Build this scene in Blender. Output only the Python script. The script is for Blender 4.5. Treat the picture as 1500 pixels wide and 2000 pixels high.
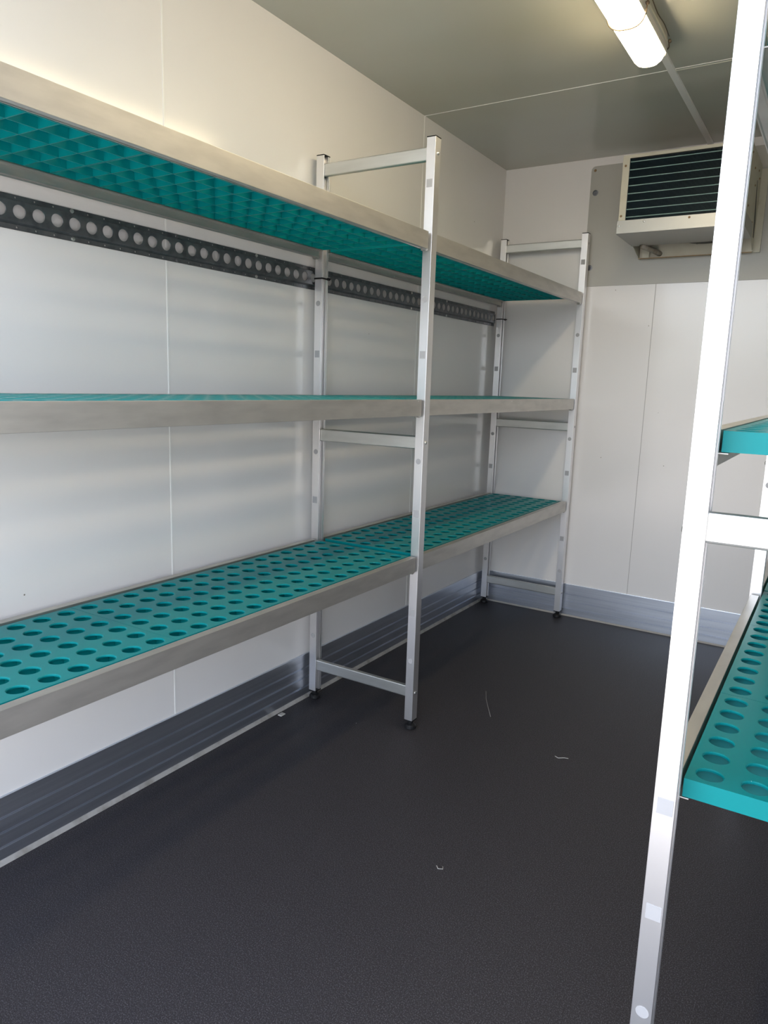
import bpy, bmesh, math, random
from mathutils import Matrix, Vector
random.seed(4)
S = bpy.context.scene
for o in list(bpy.data.objects): bpy.data.objects.remove(o, do_unlink=True)
COL = S.collection

# ------------------------------------------------------------ camera
CAM = Vector((1.5081, 0.0, 1.1095)); YAW, PITCH, ROLL = 0.5572, -0.1766, 0.0325
fw = Vector((-math.sin(YAW)*math.cos(PITCH), math.cos(YAW)*math.cos(PITCH), math.sin(PITCH)))
rr = fw.cross(Vector((0, 0, 1))).normalized(); uu = rr.cross(fw)
R_ = rr*math.cos(ROLL) + uu*math.sin(ROLL); U_ = -rr*math.sin(ROLL) + uu*math.cos(ROLL)
cd = bpy.data.cameras.new('camera'); cam = bpy.data.objects.new('camera', cd); COL.objects.link(cam)
cd.sensor_fit = 'VERTICAL'; cd.sensor_height = 24.0; cd.lens = 24.0*1415.8/2000.0
cd.clip_start = 0.02; cd.clip_end = 200
M = Matrix((( R_.x, U_.x, -fw.x, CAM.x), (R_.y, U_.y, -fw.y, CAM.y), (R_.z, U_.z, -fw.z, CAM.z), (0, 0, 0, 1)))
cam.matrix_world = M
S.camera = cam

# ------------------------------------------------------------ world, sun, exposure
SKY_STRENGTH = 1.80
SUN_STRENGTH = 24.0
LAMP_STRENGTH = 29.0
w = bpy.data.worlds.new('world'); S.world = w; w.use_nodes = True
nt = w.node_tree; nt.nodes.clear()
sky = nt.nodes.new('ShaderNodeTexSky'); sky.sky_type = 'NISHITA'; sky.sun_disc = False
sky.sun_elevation = math.radians(48); sky.sun_rotation = math.radians(20); sky.dust_density = 3.0; sky.air_density = 0.8
bg = nt.nodes.new('ShaderNodeBackground'); bg.inputs['Strength'].default_value = SKY_STRENGTH
hs = nt.nodes.new('ShaderNodeHueSaturation'); hs.inputs['Saturation'].default_value = 0.45
out = nt.nodes.new('ShaderNodeOutputWorld')
nt.links.new(sky.outputs[0], hs.inputs['Color']); nt.links.new(hs.outputs[0], bg.inputs[0]); nt.links.new(bg.outputs[0], out.inputs[0])
sl = bpy.data.lights.new('sun', 'SUN'); sl.energy = SUN_STRENGTH; sl.angle = math.radians(0.6); sl.color = (1.0, 0.95, 0.88)
sun = bpy.data.objects.new('sun', sl); COL.objects.link(sun)
sd = Vector((-0.25, -1.0, -1.25)).normalized()      # the way the light travels: over the roof from behind the body
sun.rotation_euler = sd.to_track_quat('-Z', 'Y').to_euler(); sun.location = (1, 5, 6)
S.view_settings.view_transform = 'Standard'; S.view_settings.look = 'None'
S.view_settings.exposure = 0.07; S.view_settings.gamma = 1.0; S.view_settings.use_curve_mapping = False

# ------------------------------------------------------------ measures (metres)
XR, Y0, L, HC = 1.80, 0.10, 3.430, 2.128
HS = 0.161
Z1, Z2, Z3, HB = 0.580, 1.063, 1.540, 0.048
PW, PD, ZB, HP = 0.0285, 0.032, 0.032, 1.80
LX0, LX1 = 0.022, 0.4143          # left row: left edges of rear and front posts
RX0, RX1 = 1.349, 1.7425          # right row
LY = (0.479, 1.921, 3.3627)
RY = (0.985, 2.140, 3.335)
HP_ = 0.0585                      # hole pitch
portal = bpy.data.lights.new('door_portal', 'AREA'); portal.shape = 'RECTANGLE'; portal.size = XR; portal.size_y = HC
portal.energy = 1.0; portal.cycles.is_portal = True
po = bpy.data.objects.new('door_portal', portal); COL.objects.link(po)
po.location = (XR/2, Y0-0.02, HC/2); po.rotation_euler = Vector((0, 1, 0)).to_track_quat('-Z', 'Z').to_euler()

# ------------------------------------------------------------ materials
def mat(name, col, rough=0.5, metal=0.0, spec=0.5, noise=None, bump=None, emit=None, coat=0.0, aniso=None):
    m = bpy.data.materials.new(name); m.use_nodes = True
    t = m.node_tree; b = t.nodes['Principled BSDF']
    b.inputs['Base Color'].default_value = (*col, 1); b.inputs['Roughness'].default_value = rough
    b.inputs['Metallic'].default_value = metal; b.inputs['Specular IOR Level'].default_value = spec
    b.inputs['Coat Weight'].default_value = coat; b.inputs['Coat Roughness'].default_value = 0.15
    tc = t.nodes.new('ShaderNodeTexCoord')
    if noise:                       # (scale xyz, second colour, low, high, detail)
        sc, c2, lo, hi, det = noise
        mp = t.nodes.new('ShaderNodeMapping'); mp.inputs['Scale'].default_value = sc
        n = t.nodes.new('ShaderNodeTexNoise'); n.inputs['Scale'].default_value = 1.0; n.inputs['Detail'].default_value = det
        r = t.nodes.new('ShaderNodeMapRange'); r.inputs['From Min'].default_value = lo; r.inputs['From Max'].default_value = hi
        x = t.nodes.new('ShaderNodeMix'); x.data_type = 'RGBA'
        x.inputs['A'].default_value = (*col, 1); x.inputs['B'].default_value = (*c2, 1)
        t.links.new(tc.outputs['Object'], mp.inputs[0]); t.links.new(mp.outputs[0], n.inputs['Vector'])
        t.links.new(n.outputs['Fac'], r.inputs['Value']); t.links.new(r.outputs[0], x.inputs['Factor'])
        t.links.new(x.outputs['Result'], b.inputs['Base Color'])
        m['mix'] = x.name
    if bump:                        # (scale xyz, strength, distance)
        sc, st, di = bump
        mp = t.nodes.new('ShaderNodeMapping'); mp.inputs['Scale'].default_value = sc
        n = t.nodes.new('ShaderNodeTexNoise'); n.inputs['Scale'].default_value = 1.0; n.inputs['Detail'].default_value = 2
        bp = t.nodes.new('ShaderNodeBump'); bp.inputs['Strength'].default_value = st; bp.inputs['Distance'].default_value = di
        t.links.new(tc.outputs['Object'], mp.inputs[0]); t.links.new(mp.outputs[0], n.inputs['Vector'])
        t.links.new(n.outputs['Fac'], bp.inputs['Height']); t.links.new(bp.outputs[0], b.inputs['Normal'])
    if emit:
        b.inputs['Emission Color'].default_value = (*emit[0], 1); b.inputs['Emission Strength'].default_value = emit[1]
    return m

def specks(m, scale, thr, col):     # tiny round marks, added over the base colour
    t = m.node_tree; b = t.nodes['Principled BSDF']
    tc = t.nodes.new('ShaderNodeTexCoord'); v = t.nodes.new('ShaderNodeTexVoronoi'); v.inputs['Scale'].default_value = scale
    r = t.nodes.new('ShaderNodeMath'); r.operation = 'LESS_THAN'; r.inputs[1].default_value = thr
    x = t.nodes.new('ShaderNodeMix'); x.data_type = 'RGBA'; x.inputs['B'].default_value = (*col, 1)
    lk = b.inputs['Base Color'].links
    if lk: t.links.new(lk[0].from_socket, x.inputs['A'])
    else: x.inputs['A'].default_value = b.inputs['Base Color'].default_value
    t.links.new(tc.outputs['Object'], v.inputs['Vector']); t.links.new(v.outputs['Distance'], r.inputs[0])
    t.links.new(r.outputs[0], x.inputs['Factor']); t.links.new(x.outputs['Result'], b.inputs['Base Color'])
    return m

M_wall = specks(mat('white_wall_panel', (0.76, 0.735, 0.72), 0.17, spec=0.5, noise=((1.5, 1.5, 0.8), (0.735, 0.71, 0.69), 0.4, 0.7, 3), bump=((2.2, 2.2, 1.1), 0.25, 0.004)), 9.0, 0.018, (0.2, 0.17, 0.14))
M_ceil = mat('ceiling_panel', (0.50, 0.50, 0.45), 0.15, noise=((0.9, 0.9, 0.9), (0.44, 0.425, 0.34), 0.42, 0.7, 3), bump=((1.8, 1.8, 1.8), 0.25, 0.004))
M_joint = mat('white_joint_profile', (0.80, 0.79, 0.77), 0.35)
M_dark_joint = mat('dark_joint', (0.33, 0.31, 0.29), 0.6)
M_plate = mat('grey_cover_sheet', (0.43, 0.42, 0.385), 0.38, noise=((3, 3, 3), (0.40, 0.39, 0.35), 0.4, 0.7, 4))
M_floor = specks(mat('dark_antislip_floor', (0.019, 0.0175, 0.021), 0.55, spec=0.33, noise=((420, 420, 420), (0.095, 0.09, 0.105), 0.48, 0.78, 1), bump=((380, 380, 380), 0.5, 0.0012)), 5.0, 0.012, (0.25, 0.24, 0.25))
M_skirt = mat('skirting_aluminium', (0.66, 0.69, 0.76), 0.32, metal=0.94, noise=((2, 2, 60), (0.54, 0.57, 0.64), 0.4, 0.7, 3), bump=((2, 2, 300), 0.1, 0.0005))
M_seal = mat('grey_floor_sealant', (0.33, 0.32, 0.31), 0.6, noise=((20, 20, 20), (0.20, 0.19, 0.175), 0.45, 0.7, 3))
M_post = mat('anodised_aluminium', (0.80, 0.785, 0.785), 0.34, metal=0.90, noise=((6, 6, 2), (0.74, 0.73, 0.73), 0.4, 0.7, 3), bump=((500, 500, 3), 0.06, 0.0003))
M_bar = mat('crossbar_aluminium', (0.60, 0.605, 0.58), 0.36, metal=0.9, noise=((6, 6, 40), (0.54, 0.545, 0.52), 0.4, 0.7, 3))
M_beam = specks(mat('mill_finish_aluminium', (0.56, 0.54, 0.50), 0.42, metal=0.85, noise=((25, 9, 40), (0.47, 0.455, 0.425), 0.4, 0.72, 4), bump=((300, 4, 300), 0.08, 0.0003)), 14.0, 0.035, (0.75, 0.74, 0.72))
M_teal = specks(mat('teal_plastic', (0.0, 0.195, 0.203), 0.36, spec=0.20, bump=((60, 60, 60), 0.05, 0.0005)), 24.0, 0.018, (0.5, 0.65, 0.62))
M_black = mat('black_plastic', (0.009, 0.009, 0.010), 0.5, spec=0.25)
M_cover = mat('grey_plastic_cover', (0.36, 0.355, 0.36), 0.5)
M_steel = mat('bolt_steel', (0.6, 0.6, 0.58), 0.3, metal=1.0)
M_galv = mat('dark_galvanised_steel', (0.20, 0.205, 0.22), 0.42, metal=0.9, noise=((40, 40, 40), (0.13, 0.135, 0.15), 0.4, 0.7, 3))
M_cream = mat('cream_painted_steel', (0.55, 0.52, 0.42), 0.45, noise=((12, 12, 12), (0.48, 0.44, 0.34), 0.55, 0.8, 4))
M_tray = mat('tray_aluminium', (0.36, 0.355, 0.33), 0.42, metal=0.7, bump=((30, 30, 30), 0.1, 0.001))
M_coil = mat('dark_blue_coil_fins', (0.012, 0.035, 0.05), 0.4, metal=0.3)
M_tube = mat('pale_green_coil_tube', (0.32, 0.48, 0.45), 0.35, metal=0.6)
M_rust = mat('rust_stained_screw', (0.28, 0.18, 0.09), 0.6, metal=0.3)
M_lampbase = mat('lamp_housing', (0.60, 0.56, 0.46), 0.5)
M_diff = mat('lit_lamp_diffuser', (0.9, 0.87, 0.8), 0.3, emit=((1.0, 0.82, 0.52), LAMP_STRENGTH))
M_rim = mat('clear_cover_rim', (0.62, 0.58, 0.54), 0.25)
M_wire = mat('brown_wire', (0.10, 0.07, 0.04), 0.5)
M_pipe = mat('grey_drain_pipe', (0.35, 0.31, 0.26), 0.5, noise=((40, 40, 40), (0.22, 0.17, 0.12), 0.4, 0.7, 3))
M_fan = mat('dark_fan_plastic', (0.04, 0.035, 0.03), 0.5)
M_ground = mat('yard_paving', (0.24, 0.225, 0.21), 0.85, noise=((1.2, 1.2, 1.2), (0.19, 0.18, 0.17), 0.4, 0.7, 5))
M_lint = mat('pale_lint', (0.45, 0.44, 0.42), 0.8)

# ------------------------------------------------------------ mesh helpers
def box(bm, x0, x1, y0, y1, z0, z1):
    v = [bm.verts.new(p) for p in ((x0,y0,z0),(x1,y0,z0),(x1,y1,z0),(x0,y1,z0),(x0,y0,z1),(x1,y0,z1),(x1,y1,z1),(x0,y1,z1))]
    for f in ((3,2,1,0),(4,5,6,7),(0,1,5,4),(1,2,6,5),(2,3,7,6),(3,0,4,7)): bm.faces.new([v[i] for i in f])
def prism(bm, pts, axis, a0, a1):
    """2D outline swept along an axis: axis 'z' takes (x,y), 'y' takes (x,z), 'x' takes (y,z)"""
    def P(p, a): return {'z': (p[0], p[1], a), 'y': (p[0], a, p[1]), 'x': (a, p[0], p[1])}[axis]
    A = [bm.verts.new(P(p, a0)) for p in pts]; B = [bm.verts.new(P(p, a1)) for p in pts]; n = len(pts)
    bm.faces.new(A); bm.faces.new(B[::-1])
    for i in range(n): bm.faces.new((A[i], B[i], B[(i+1) % n], A[(i+1) % n]))
def lathe(bm, c, prof, axis='z', n=20):
    """prof: list of (radius, height along axis)"""
    rings = []
    for r, h in prof:
        ring = []
        for i in range(n):
            a = 2*math.pi*i/n; u, v = r*math.cos(a), r*math.sin(a)
            p = {'z': (u, v, h), 'x': (h, u, v), 'y': (u, h, v)}[axis]
            ring.append(bm.verts.new((c[0]+p[0], c[1]+p[1], c[2]+p[2])))
        rings.append(ring)
    for a, b in zip(rings, rings[1:]):
        for i in range(n): bm.faces.new((a[i], a[(i+1) % n], b[(i+1) % n], b[i]))
    bm.faces.new(rings[0][::-1]); bm.faces.new(rings[-1])
def tube(bm, pts, r, n=8):
    pts = [Vector(p) for p in pts]; rings = []; prev = None
    for i, p in enumerate(pts):
        d = (pts[min(i+1, len(pts)-1)] - pts[max(i-1, 0)]).normalized()
        a = d.orthogonal().normalized() if prev is None else (prev - d*prev.dot(d)).normalized()
        prev = a; b = d.cross(a)
        rings.append([bm.verts.new(p + (a*math.cos(2*math.pi*k/n) + b*math.sin(2*math.pi*k/n))*r) for k in range(n)])
    for A, B in zip(rings, rings[1:]):
        for k in range(n): bm.faces.new((A[k], A[(k+1) % n], B[(k+1) % n], B[k]))
    bm.faces.new(rings[0][::-1]); bm.faces.new(rings[-1])
def hole_cell(bm, P, cx, cy, hw, hh, r, r2, dep, bev, n=24):
    """a rectangle around a round hole. P(u, v, d) gives the 3D point, d is depth below the face"""
    ring = []; edge = []
    for i in range(n):
        a = 2*math.pi*(i+0.5)/n; c, s = math.cos(a), math.sin(a)
        k = min(hw/abs(c) if abs(c) > 1e-6 else 1e9, hh/abs(s) if abs(s) > 1e-6 else 1e9)
        edge.append((cx+c*k, cy+s*k)); ring.append((c, s))
    corners = [(cx+hw, cy+hh), (cx-hw, cy+hh), (cx-hw, cy-hh), (cx+hw, cy-hh)]
    E_ = [bm.verts.new(P(u, v, 0)) for u, v in edge]
    T = [bm.verts.new(P(cx+c*r, cy+s*r, 0)) for c, s in ring]
    B = [bm.verts.new(P(cx+c*r2, cy+s*r2, bev)) for c, s in ring]
    D = [bm.verts.new(P(cx+c*r2, cy+s*r2, dep)) for c, s in ring]
    U = [bm.verts.new(P(u, v, dep)) for u, v in edge]
    CT = [bm.verts.new(P(u, v, 0)) for u, v in corners]; CB = [bm.verts.new(P(u, v, dep)) for u, v in corners]
    def q(u, v):        # which side of the rectangle the edge point is on
        if abs(abs(u-cx)-hw) < 1e-7: return 0 if u > cx else 2
        return 1 if v > cy else 3
    for i in range(n):
        j = (i+1) % n; a, b = q(*edge[i]), q(*edge[j])
        if a == b:
            bm.faces.new((E_[i], E_[j], T[j], T[i])); bm.faces.new((U[j], U[i], D[i], D[j]))
        else:
            k = a     # corner between side a and the next one
            bm.faces.new((E_[i], CT[k], E_[j], T[j], T[i])); bm.faces.new((U[j], CB[k], U[i], D[i], D[j]))
        bm.faces.new((T[i], T[j], B[j], B[i])); bm.faces.new((B[i], B[j], D[j], D[i]))
def finish(bm, name, m, parent=None, bevel=0, smooth=False, loc=None, merge=False):
    if merge: bmesh.ops.remove_doubles(bm, verts=bm.verts, dist=1e-5)
    bmesh.ops.recalc_face_normals(bm, faces=bm.faces)
    me = bpy.data.meshes.new(name); bm.to_mesh(me); bm.free(); me.materials.append(m)
    if smooth: me.shade_smooth()
    o = bpy.data.objects.new(name, me); COL.objects.link(o)
    if parent: o.parent = parent
    if loc: o.location = loc
    if bevel:
        b = o.modifiers.new('bevel', 'BEVEL'); b.width = bevel; b.segments = 2; b.limit_method = 'ANGLE'; b.angle_limit = math.radians(40)
        b.harden_normals = False
    return o
def thing(name, label, cat, loc, group=None):
    o = bpy.data.objects.new(name, None); COL.objects.link(o); o.location = loc; o.empty_display_size = 0.05
    o['label'] = label; o['category'] = cat
    if group: o['group'] = group
    return o
def tag(o, label, cat, group=None):
    o['label'] = label; o['category'] = cat
    if group: o['group'] = group
    return o
def struct(bm, name, m, **k):
    o = finish(bm, name, m, **k); o['kind'] = 'structure'; return o
def nb(): return bmesh.new()
def sbox(name, m, *a, **k):
    bm = nb(); box(bm, *a); return struct(bm, name, m, **k)

# ------------------------------------------------------------ the room
T = 0.05
sbox('floor', M_floor, -T, XR+T, Y0, L+T, -0.06, 0)
sbox('ceiling', M_ceil, -T, XR+T, Y0, L+T, HC, HC+T)
sbox('wall_left', M_wall, -T, 0, Y0, L+T, 0, HC)
sbox('wall_right', M_wall, XR, XR+T, Y0, L+T, 0, HC)
sbox('wall_back', M_wall, 0, XR, L, L+T, 0, HC)
sbox('ground', M_ground, -30, 30, -60, 30, -0.75, -0.65)
# chassis under the floor
sbox('trim_1', M_galv, 0, XR, Y0+0.02, L, -0.18, -0.06)
# wall panel joints
for k, y in enumerate((1.333, 2.625)):
    sbox('trim_%d' % (2+k), M_joint, 0, 0.0012, y-0.0022, y+0.0022, HS+0.001, HC)
sbox('trim_4', M_dark_joint, 0.739, 0.741, L-0.0008, L, HS, 1.575)
sbox('trim_5', M_joint, 0, XR, 2.6235, 2.6265, HC-0.0012, HC)
# skirting: ribbed aluminium, swept along the walls
def skirt_prof():
    o = [(0, 0.0), (0.007, 0.0)]
    for z in (0.040, 0.076, 0.112):
        o += [(0.007, z-0.0035), (0.0045, z-0.0025), (0.0045, z-0.0012), (0.0068, z-0.0004), (0.0068, z+0.0004), (0.0045, z+0.0012), (0.0045, z+0.0025), (0.007, z+0.0035)]
    o += [(0.007, HS-0.001), (0.0068, HS), (0, HS)]
    return o
bm = nb(); prism(bm, skirt_prof(), 'y', Y0, L); struct(bm, 'baseboard_left', M_skirt)
bm = nb(); prism(bm, [(L-a, b) for a, b in skirt_prof()], 'x', 0.007, XR-0.007); struct(bm, 'baseboard_back', M_skirt)
bm = nb(); prism(bm, [(XR-a, b) for a, b in skirt_prof()], 'y', Y0, L); struct(bm, 'baseboard_right', M_skirt)
bm = nb(); prism(bm, [(0.007, 0), (0.015, 0), (0.007, 0.011)], 'y', Y0, L-0.007); struct(bm, 'trim_6', M_seal)
bm = nb(); prism(bm, [(L-0.007, 0), (L-0.013, 0), (L-0.007, 0.007)], 'x', 0.007, XR-0.007); struct(bm, 'trim_7', M_dark_joint)
# ceiling cable ducts behind the lamp
bm = nb(); prism(bm, [(0.893, HC), (0.895, HC-0.005), (0.916, HC-0.005), (0.918, HC)], 'y', 2.385, L)
tag(finish(bm, 'cable_duct', M_joint), 'narrow white cable duct along the ceiling from lamp to cooling unit', 'cable duct', 'ceiling cable ducts')
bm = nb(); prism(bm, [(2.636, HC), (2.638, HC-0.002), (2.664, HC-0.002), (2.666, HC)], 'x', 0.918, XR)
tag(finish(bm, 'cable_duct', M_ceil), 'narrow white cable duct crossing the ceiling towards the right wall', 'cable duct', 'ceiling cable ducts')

# ------------------------------------------------------------ shelving
SLOTZ = [(1.674, 's'), (1.353, 'c'), (1.194, 's'), (0.876, 'c'), (0.714, 's'), (0.396, 's'), (0.235, 'c')]
def post(parent, x, y, inner, slots=SLOTZ, name='post', bolt=True, near=False):
    """inner = +1 when the grooved side looks towards +x"""
    w_, d_ = PW, PD
    a, b, dp = 0.003, 0.0225, 0.014
    pts = [(0, 0), (w_, 0), (w_, a), (w_-dp, a), (w_-dp, b), (w_, b), (w_, d_-0.004), (w_-0.003, d_-0.004), (w_-0.003, d_-0.002), (w_, d_-0.002), (w_, d_), (0, d_)]
    if inner < 0: pts = [(w_-p, q) for p, q in pts][::-1]
    bm = nb(); prism(bm, pts, 'z', ZB, HP-0.003)
    p = finish(bm, name, M_post, parent, bevel=0.0005, loc=(x, y, 0))
    bm = nb(); box(bm, -0.0004, w_+0.0004, -0.0004, d_+0.0004, HP-0.003, HP); finish(bm, 'end_cap', M_black, p, bevel=0.0008)
    bm = nb(); box(bm, -0.0003, w_+0.0003, -0.0003, d_+0.0003, ZB-0.004, ZB)
    lathe(bm, (w_/2, d_/2, 0), [(0.010, ZB-0.004), (0.009, 0.018), (0.016, 0.014), (0.019, 0.010), (0.020, 0.003), (0.018, 0.0)])
    finish(bm, 'foot', M_black, p)
    for z, k in slots:
        bm = nb()
        if k == 's': box(bm, w_/2-0.0100, w_/2+0.0085, -0.0006, 0.0002, z-0.011, z+0.011)
        else: lathe(bm, (w_/2, 0, z), [(0.0085, 0.0002), (0.0085, -0.0006)], 'y', 20)
        finish(bm, 'slot_cover', M_cover, p, bevel=0.0003)
    if bolt:
        side = w_ if inner < 0 else 0
        sg = 1 if inner < 0 else -1
        for z in (1.755, 0.933, 0.125):
            bm = nb(); lathe(bm, (side, d_*0.5, z), [(0.0052, 0), (0.0052, 0.0012*sg), (0.0035, 0.0030*sg), (0.0012, 0.0036*sg)], 'x', 14)
            finish(bm, 'bolt', M_steel, p, smooth=False)
    return p
def crossbar(parent, x0, x1, y, z0, z1):
    bm = nb(); box(bm, x0, x1, y+0.0045, y+0.0200, z0, z1)
    return finish(bm, 'crossbar', M_bar, parent, bevel=0.0035)
RUNG = ((0.1083, 0.1466), (0.9122, 0.9525), (1.7358, 1.7740))
def rail(parent, xo, inner, y0, y1, z):
    """side rail: hollow box section with a ledge that carries the mats; inner=+1: ledge towards +x"""
    s = inner
    pts = [(0, 0), (0.021, 0), (0.021, -0.0285), (0.036, -0.0285), (0.036, -0.0305), (0.021, -0.0305), (0.021, -HB), (0.0185, -HB), (0.0165, -HB+0.0015), (0.004, -HB+0.0015), (0.002, -HB), (0, -HB)]
    pts = [(xo+s*a, z+b) for a, b in pts]
    if s < 0: pts = pts[::-1]
    bm = nb(); prism(bm, pts, 'y', y0, y1)
    r = finish(bm, 'side_rail', M_beam, parent, bevel=0.0006)
    for ye, sg in ((y0, 1), (y1, -1)):
        bm = nb(); xa, xb = sorted((xo+s*0.004, xo+s*0.017)); ya, yb = sorted((ye-sg*0.006, ye+sg*0.012))
        prism(bm, [(ya, z-HB+0.001), (ya, z-HB-0.004), (yb, z-HB-0.008 if sg < 0 else z-HB-0.004), (yb, z-HB+0.001)] if False else
              [(ya, z-HB+0.002), (ya, z-HB-0.005), ((ya+yb)/2, z-HB-0.006), (yb, z-HB-0.002), (yb, z-HB+0.002)], 'x', xa, xb)
        finish(bm, 'hook', M_tray, r)
    return r
def shelving(label, x0, x1, ys, dz):
    u = thing('shelving_unit', label, 'shelving', (0, 0, 0), 'aluminium cold room shelving')
    for y in ys:
        post(u, x0, y, +1); post(u, x1, y, -1)
        for a, b in RUNG: crossbar(u, x0+PW-0.006, x1+0.006, y, a+dz, b+dz)
    for ya, yb in zip(ys, ys[1:]):
        for z in (Z1, Z2, Z3):
            rail(u, x0+0.004, +1, ya+PD+0.002, yb-0.012, z)
            rail(u, x1+PW-0.004, -1, ya+PD+0.002, yb-0.012, z)
    return u
LU = shelving('long aluminium shelving unit with three teal shelf levels along the left wall', LX0, LX1, LY, 0.0)
RU = shelving('aluminium shelving unit at the right edge with bright white near post', RX0, RX1, RY, 0.008)
# the slot covers of the nearest right-hand post sit at their own heights
near = [c for c in RU.children if c.name.startswith('post')][0]
for c in [c for c in near.children if c.name.startswith('slot_cover')]: bpy.data.objects.remove(c, do_unlink=True)
for z, k in ((0.548, 's'), (0.384, 's'), (0.221, 'c')):
    bm = nb()
    if k == 's': box(bm, 0.005, 0.0265, -0.0006, 0.0002, z-0.012, z+0.012)
    else: lathe(bm, (PW/2+0.001, 0, z), [(0.0095, 0.0002), (0.0095, -0.0006)], 'y', 24)
    finish(bm, 'slot_cover', M_cover, near, bevel=0.0004)

# mats: pierced top sheet over a square lattice of ribs
MW = 0.350; PX = MW/6; MT = 0.0275
def mat_mesh(nx, ny):
    bm = nb(); ln = ny*HP_ - 0.0012
    py = ln/ny
    P = lambda u, v, d: (u, v, -d)
    for i in range(nx):
        for j in range(ny):
            hole_cell(bm, P, (i+0.5)*PX, (j+0.5)*py, PX/2, py/2, 0.0192, 0.0178, 0.004, 0.0015, 24)
    bmesh.ops.remove_doubles(bm, verts=bm.verts, dist=1e-5)
    t = 0.0013
    for i in range(nx+1):
        x = i*PX; a, b = (x, x+0.0026) if i == 0 else ((x-0.0026, x) if i == nx else (x-t, x+t))
        box(bm, a, b, 0.0004, ln-0.0004, -MT, -0.0038 if 0 < i < nx else -0.0001) if i in (0, nx) else box(bm, a, b, 0.001, ln-0.001, -MT+0.0001, -0.0038)
    for j in range(ny+1):
        y = j*py; a, b = (y, y+0.0026) if j == 0 else ((y-0.0026, y) if j == ny else (y-t, y+t))
        box(bm, 0.0004, MW-0.0004, a, b, -MT+0.00005, -0.0038 if 0 < j < ny else -0.0001)
    bmesh.ops.recalc_face_normals(bm, faces=bm.faces)
    me = bpy.data.meshes.new('shelf_mat_%d' % ny); bm.to_mesh(me); bm.free(); me.materials.append(M_teal)
    return me
MM = {8: mat_mesh(6, 8), 6: mat_mesh(6, 6)}
ORD = ['first', 'second', 'third', 'fourth', 'fifth', 'sixth']
def mats(x, starts, z, shelf, extra):
    for i, (y, n) in enumerate(starts):
        o = bpy.data.objects.new('shelf_mat', MM[n]); COL.objects.link(o); o.location = (x, y, z)
        tag(o, 'teal %s plastic mat on the %s, %s from the doorway' % (extra, shelf, ORD[i]), 'shelf mat', 'teal shelf mats')
ml = 8*HP_
lst = [(LY[1]-0.010-ml*3, 8), (LY[1]-0.010-ml*2, 8), (LY[1]-0.010-ml, 8), (LY[1]+0.024, 8), (LY[1]+0.024+ml, 8), (LY[1]+0.024+2*ml, 8)]
for z, s, e in ((Z1, 'left bottom shelf', 'round-holed'), (Z2, 'left middle shelf', 'round-holed'), (Z3, 'left top shelf', 'ribbed-underside')):
    mats(LX0+0.0415, lst, z, s, e)
r0 = RY[0]+PD+0.003
rst = [(r0, 6), (r0+6*HP_, 8), (r0+14*HP_, 6), (r0+20*HP_+0.008, 6), (r0+26*HP_+0.008, 8), (r0+34*HP_+0.008, 6)]
for z, s, e in ((Z1, 'right bottom shelf', 'round-holed'), (Z2, 'right middle shelf', 'round-holed'), (Z3, 'right top shelf', 'ribbed-underside')):
    mats(RX0+0.031, rst, z, s, e)

# ------------------------------------------------------------ lashing rail on the left wall
bm = nb(); pitch = 0.0430; yc = 0.932 - 20*pitch; n = int((3.392-yc)/pitch)
yA = yc-pitch/2; yB = yA+n*pitch
zc = 1.4325
for i in range(n):
    y = yc+i*pitch
    hole_cell(bm, lambda u, v, d: (0.016-d, u, v), y, zc, pitch/2, 0.0205, 0.0142, 0.0138, 0.0015, 0.0004, 28)
    for zf in (1.4618, 1.4030):
        hole_cell(bm, lambda u, v, d: (0.0040-d, u, v), y, zf, 0.0052, 0.0052, 0.0021, 0.0021, 0.0014, 0.0001, 12)
        box(bm, 0.0026, 0.0040, y+0.0052, y+pitch-0.0052, zf-0.0052, zf+0.0052)
bmesh.ops.remove_doubles(bm, verts=bm.verts, dist=1e-5)
for sg in (1, -1):      # sloping webs between raised band and flanges
    z0 = zc+sg*0.0205; z1 = zc+sg*0.0243
    prism(bm, [(0.016, z0), (0.0040, z1), (0.0026, z1), (0.0145, z0)], 'y', yA, yB)
    zf = zc+sg*0.0345
    box(bm, 0.0008, 0.0040, yA, yB, min(zf, zf-sg*0.0005), max(zf, zf-sg*0.0005))
rl = thing('lashing_rail', 'dark galvanised lashing rail with a row of round holes on left wall', 'rail', (0, 0, 0))
finish(bm, 'rail_body', M_galv, rl)
for i in range(2, n, 7):
    for zf in (1.4618, 1.4030):
        bm = nb(); lathe(bm, (0.0040, yc+i*pitch+0.002, zf), [(0.0050, 0), (0.0045, 0.0016), (0.002, 0.0024)], 'x', 12)
        finish(bm, 'screw', M_steel if i % 3 else M_galv, rl)
# cable ties lashing the rear posts to the rail
def tie(x, y, z, label):
    t = thing('cable_tie', label, 'cable tie', (x, y, z), 'black cable ties on the rear posts')
    bm = nb(); a, b, c, d = -0.0019, PW+0.0019, -0.0019, PD+0.0019
    box(bm, a, b, c, c+0.0014, -0.0024, 0.0024); box(bm, a, b, d-0.0014, d, -0.0024, 0.0024)
    box(bm, a, a+0.0014, c, d, -0.0024, 0.0024); box(bm, b-0.0014, b, c, d, -0.0024, 0.0024)
    finish(bm, 'strap', M_black, t)
    bm = nb(); box(bm, b-0.001, b+0.006, d-0.010, d, -0.004, 0.004); box(bm, b+0.006, b+0.013, d-0.008, d-0.006, -0.002, 0.002)
    finish(bm, 'buckle', M_black, t, bevel=0.001)
tie(LX0, LY[1], 1.430, 'black cable tie around the rear post of the middle frame')
tie(LX0, LY[2], 1.430, 'black cable tie around the rear post by the back corner')

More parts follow.
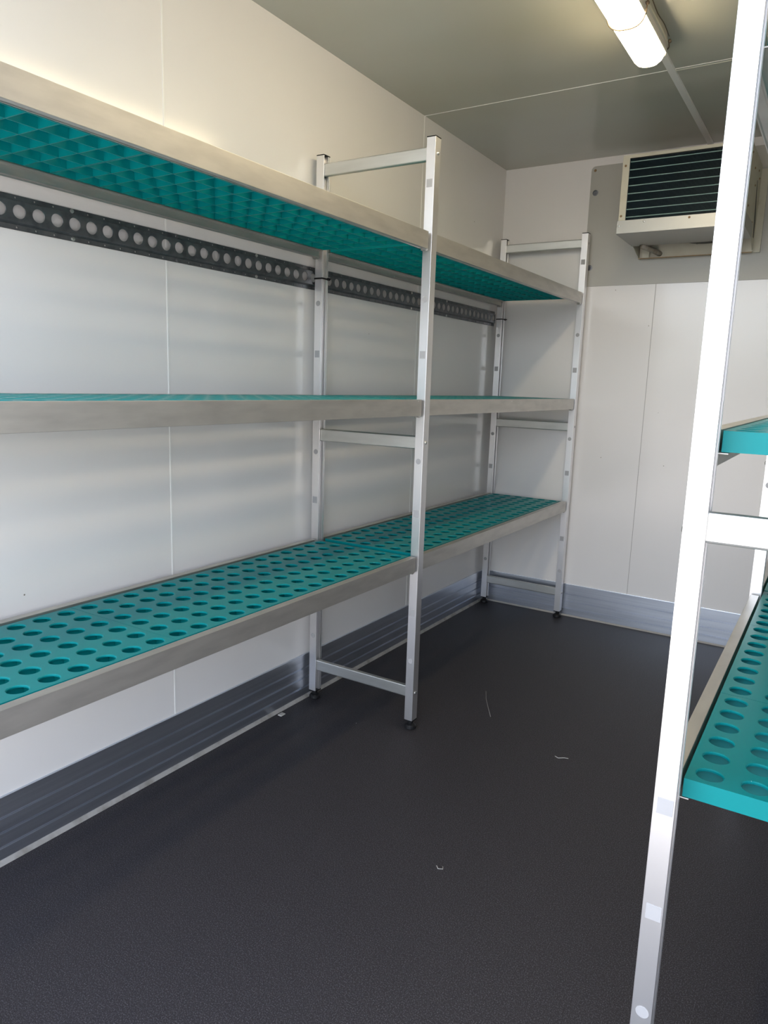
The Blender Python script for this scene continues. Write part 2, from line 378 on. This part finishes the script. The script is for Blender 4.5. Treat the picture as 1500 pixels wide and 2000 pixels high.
# ------------------------------------------------------------ cover sheet behind the cooling unit
def rrect(x0, x1, z0, z1, r, n=5):
    p = []
    for cx, cz, a0 in ((x1-r, z1-r, 0), (x0+r, z1-r, 90)):
        for i in range(n+1):
            a = math.radians(a0+90*i/n); p.append((cx+r*math.cos(a), cz+r*math.sin(a)))
    return p+[(x0, z0), (x1, z0)]
cp = thing('cover_sheet', 'large grey sheet screwed to the back wall behind the cooling unit', 'wall sheet', (0, 0, 0))
bm = nb(); prism(bm, rrect(0.415, XR-0.003, 1.574, 2.094, 0.018), 'y', L-0.004, L); finish(bm, 'sheet', M_plate, cp, bevel=0.0008)
for x, z, r in ((0.440, 1.980, 0.0125), (0.440, 1.657, 0.0125)):
    bm = nb(); lathe(bm, (x, L-0.004, z), [(r, 0), (r, -0.0014), (r*0.8, -0.0018), (r*0.75, -0.0006), (r*0.4, -0.0006), (r*0.3, -0.0018)], 'y', 20)
    finish(bm, 'anchor_bolt', M_galv, cp)
for x, z in ((0.432, 2.076),):
    bm = nb(); lathe(bm, (x, L-0.004, z), [(0.006, 0), (0.005, -0.0012), (0.002, -0.0018)], 'y', 12); finish(bm, 'screw', M_rust, cp)
# ------------------------------------------------------------ cooling unit
CX0, CX1, CY, CZ0, CZ1 = 0.659, 1.112, 3.046, 1.768, 2.010
cu = thing('cooling_unit', 'cream cooling unit with dark finned coil on the back wall', 'cooling unit', (0, 0, 0))
bm = nb()
FW = 0.026
box(bm, CX0, CX0+FW, CY, CY+0.003, CZ0, CZ1); box(bm, CX1-FW, CX1, CY, CY+0.003, CZ0, CZ1)
box(bm, CX0+FW, CX1-FW, CY, CY+0.003, CZ1-0.012, CZ1)
box(bm, CX0, CX1, CY+0.003, L-0.006, CZ1-0.003, CZ1)          # top
box(bm, CX0, CX1, 3.30, 3.303, CZ0, CZ1-0.003)              # fan baffle behind the coil
finish(bm, 'casing', M_cream, cu)
for xs, nm in ((CX0, 1), (CX1-0.002, -1)):
    bm = nb()
    pts = [(CY+0.003, CZ1-0.003), (L-0.006, CZ1-0.003), (L-0.006, 1.680), (L-0.012, 1.680), (3.27, 1.722), (CY+0.003, 1.722)]
    prism(bm, pts, 'x', xs, xs+0.002)
    sp = finish(bm, 'side_panel', M_cream, cu)
bm = nb(); prism(bm, [(3.30, 1.93), (3.31, 1.93), (3.385, 1.79), (3.385, 1.73), (3.36, 1.73)], 'x', CX1, CX1+0.0008)
finish(bm, 'cable_slot', M_fan, sp)
bm = nb(); box(bm, CX1, CX1+0.026, L-0.016, L-0.006, 1.680, CZ1-0.01); finish(bm, 'flange', M_cream, sp)
for y, z in ((3.10, 1.98), (3.20, 1.95), (3.32, 1.97), (3.12, 1.80), (3.25, 1.90), (3.28, 1.77), (3.36, 1.95)):
    bm = nb(); lathe(bm, (CX1, y, z), [(0.0045, 0), (0.004, 0.002), (0.0015, 0.003)], 'x', 10); finish(bm, 'screw', M_rust, sp)
for x, z in ((CX0+0.011, 1.972), (CX0+0.009, 1.786), (CX1-0.012, 1.972), (CX1-0.012, 1.786)):
    bm = nb(); lathe(bm, (x, CY, z), [(0.0045, 0), (0.004, -0.002), (0.0015, -0.003)], 'y', 10); finish(bm, 'screw', M_rust, cu)
bm = nb()      # the fins, one thin plate every four millimetres
x = CX0+FW+0.002
while x < CX1-FW-0.001:
    box(bm, x, x+0.0007, CY+0.008, CY+0.16, CZ0-0.004, CZ1-0.012); x += 0.0040
box(bm, CX0+FW, CX1-FW, CY+0.16, CY+0.163, CZ0-0.004, CZ1-0.012)
box(bm, CX0+FW-0.001, CX0+FW+0.001, CY+0.004, CY+0.16, CZ0-0.004, CZ1-0.012)
finish(bm, 'coil_fins', M_coil, cu)
for i in range(8):
    z = 1.986-0.0292*i
    bm = nb(); pr = []; x = CX0+FW
    while x < CX1-FW-0.002:
        pr += [(0.0024, x), (0.0024, x+0.0026), (0.0018, x+0.0028), (0.0018, x+0.0038)]; x += 0.0040
    lathe(bm, (0, CY+0.0085, z), pr, 'x', 10)
    finish(bm, 'coil_tube', M_tube, cu, smooth=True)
# drip tray: front lip, sloped floor, end walls
bm = nb()
TX0, TX1, TYF, TYB = 0.655, 1.115, 3.040, 3.300
box(bm, TX0, TX1, TYF, TYF+0.002, 1.718, 1.768)
prism(bm, [(TYF, 1.718), (TYF, 1.720), (TYB, 1.716), (TYB, 1.714)], 'x', TX0, TX1)
for a in (TX0, TX1-0.0015): prism(bm, [(TYF, 1.718), (TYF, 1.768), (TYB, 1.768), (TYB, 1.715)], 'x', a, a+0.0015)
tr = finish(bm, 'drip_tray', M_tray, cu, bevel=0.0006)
for x, z in ((TX0+0.010, 1.748), (0.760, 1.759), (0.925, 1.759), (1.06, 1.759)):
    bm = nb(); lathe(bm, (x, TYF, z), [(0.0045, 0), (0.004, -0.002), (0.0015, -0.003)], 'y', 10); finish(bm, 'screw', M_rust if x > .9 else M_steel, tr)
# wall plate of the unit with its feet
bm = nb(); box(bm, CX0+0.002, CX1-0.002, L-0.009, L-0.006, 1.682, 1.80)
box(bm, CX0+0.002, CX1-0.002, L-0.030, L-0.007, 1.680, 1.682)
for a in (0.676, 1.085): box(bm, a, a+0.030, L-0.032, L-0.030, 1.682, 1.735)
finish(bm, 'wall_bracket', M_cream, cu)
bm = nb(); box(bm, CX0+0.002, CX1-0.002, L-0.0318, L-0.030, 1.6775, 1.6812); finish(bm, 'rusty_edge', M_rust, cu)
bm = nb(); tube(bm, [(0.700, 3.28, 1.712), (0.712, 3.30, 1.708), (0.728, 3.36, 1.705), (0.742, 3.405, 1.700), (0.746, 3.424, 1.699)], 0.011, 14)
finish(bm, 'drain_pipe', M_pipe, cu, smooth=True)
bm = nb(); lathe(bm, (0.747, L-0.007, 1.702), [(0.020, 0), (0.020, -0.002), (0.0135, -0.0025)], 'y', 24); finish(bm, 'pipe_collar', M_cream, cu)
bm = nb(); lathe(bm, (0.93, 3.345, 1.735), [(0.020, 0.03), (0.068, 0.03), (0.070, 0.0), (0.060, -0.010), (0.03, -0.014)], 'z', 28)
for k in range(6):
    a = math.radians(60*k); tube(bm, [(0.93+0.02*math.cos(a), 3.345+0.02*math.sin(a), 1.722), (0.93+0.066*math.cos(a), 3.345+0.06*math.sin(a), 1.726)], 0.002, 6)
finish(bm, 'fan', M_fan, cu)

# ------------------------------------------------------------ ceiling lamp
LX, LW, LY0, LY1 = 0.906, 0.098, 1.130, 2.385
lamp = thing('ceiling_light', 'lit waterproof tube light with clear rounded cover on the ceiling', 'ceiling light', (LX, (LY0+LY1)/2, HC))
def stadium(hw, hl, r, n=8):
    p = []
    for cx, cy, a0 in ((hw-r, hl-r, 0), (-hw+r, hl-r, 90), (-hw+r, -hl+r, 180), (hw-r, -hl+r, 270)):
        for i in range(n+1):
            a = math.radians(a0+90*i/n); p.append((cx+r*math.cos(a), cy+r*math.sin(a)))
    return p
def loft(bm, secs):
    rings = [[bm.verts.new((x, y, z)) for x, y in stadium(hw, hl, r)] for hw, hl, r, z in secs]
    for A, B in zip(rings, rings[1:]):
        for i in range(len(A)): bm.faces.new((A[i], A[(i+1) % len(A)], B[(i+1) % len(A)], B[i]))
    bm.faces.new(rings[0]); bm.faces.new(rings[-1][::-1])
hl = (LY1-LY0)/2
bm = nb(); loft(bm, [(0.040, hl-0.01, 0.03, 0), (0.046, hl-0.004, 0.04, -0.030), (0.050, hl, 0.045, -0.034), (0.050, hl, 0.045, -0.040), (0.046, hl-0.004, 0.04, -0.042)])
finish(bm, 'lamp_housing', M_lampbase, lamp)
bm = nb(); loft(bm, [(0.0462, hl-0.0005, 0.043, -0.0425), (0.0458, hl-0.001, 0.042, -0.056), (0.0450, hl-0.003, 0.041, -0.060), (0.0440, hl-0.02, 0.03, -0.061)])
finish(bm, 'cover_rim', M_rim, lamp, smooth=False)
bm = nb(); loft(bm, [(0.0440, hl-0.018, 0.030, -0.0605), (0.0430, hl-0.019, 0.036, -0.066), (0.038, hl-0.024, 0.035, -0.079), (0.029, hl-0.034, 0.028, -0.088), (0.015, hl-0.048, 0.014, -0.092)])
finish(bm, 'diffuser', M_diff, lamp, smooth=True)
for yy, end in ((2.075-(LY0+LY1)/2, False), (1.50-(LY0+LY1)/2, False), (hl, True)):
    bm = nb(); pts = []
    if end:
        pts = [(0.052, hl-0.050, -0.036)]+[(0.0515*math.cos(math.radians(t)), hl-0.045+0.0475*math.sin(math.radians(t)), -0.043) for t in range(0, 165, 12)]
    else:
        for t in range(-10, 192, 5):
            a = math.radians(t); pts.append((0.0505*math.copysign(abs(math.cos(a))**0.75, math.cos(a)), yy+0.004*math.sin(2*a), -0.044-0.052*max(0, math.sin(a))**0.8))
    tube(bm, pts, 0.0020, 6)
    if not end: box(bm, -0.055, -0.049, yy-0.008, yy+0.008, -0.052, -0.036)
    lathe(bm, (pts[0][0]+0.002, pts[0][1], pts[0][2]), [(0.002, -0.005), (0.005, -0.003), (0.005, 0.003), (0.002, 0.005)], 'y', 10)
    finish(bm, 'wire_tie', M_wire, lamp, smooth=True)
bm = nb(); tube(bm, [(0.051, yy, -0.02+0.003*math.sin(yy*40)) for yy in [hl-0.05-0.03*i for i in range(30)]], 0.0013, 6); finish(bm, 'wire', M_wire, lamp, smooth=True)

# ------------------------------------------------------------ bits on the floor
def lint(pts, r, label):
    bm = nb(); tube(bm, [(x, y, r*0.6) for x, y in pts], r, 5)
    tag(finish(bm, 'lint_thread', M_lint, smooth=True), label, 'lint')
lint([(0.885, 2.036), (0.897, 2.030), (0.912, 2.042), (0.924, 2.045)], 0.0011, 'short curled white thread lying mid floor right of the middle frame')
lint([(0.828, 1.375), (0.836, 1.367), (0.846, 1.372), (0.842, 1.380)], 0.0009, 'tiny pale thread lying on the open floor near the viewer')
lint([(0.512, 2.351), (0.540, 2.29), (0.575, 2.23), (0.613, 2.166)], 0.0006, 'long thin hair on the floor beside the middle frame')
bm = nb(); box(bm, 0.024, 0.040, 1.750, 1.772, 0.0, 0.004); tag(finish(bm, 'plaster_crumb', M_lint, bevel=0.0015), 'pale crumb on the floor at the left skirting', 'crumb')
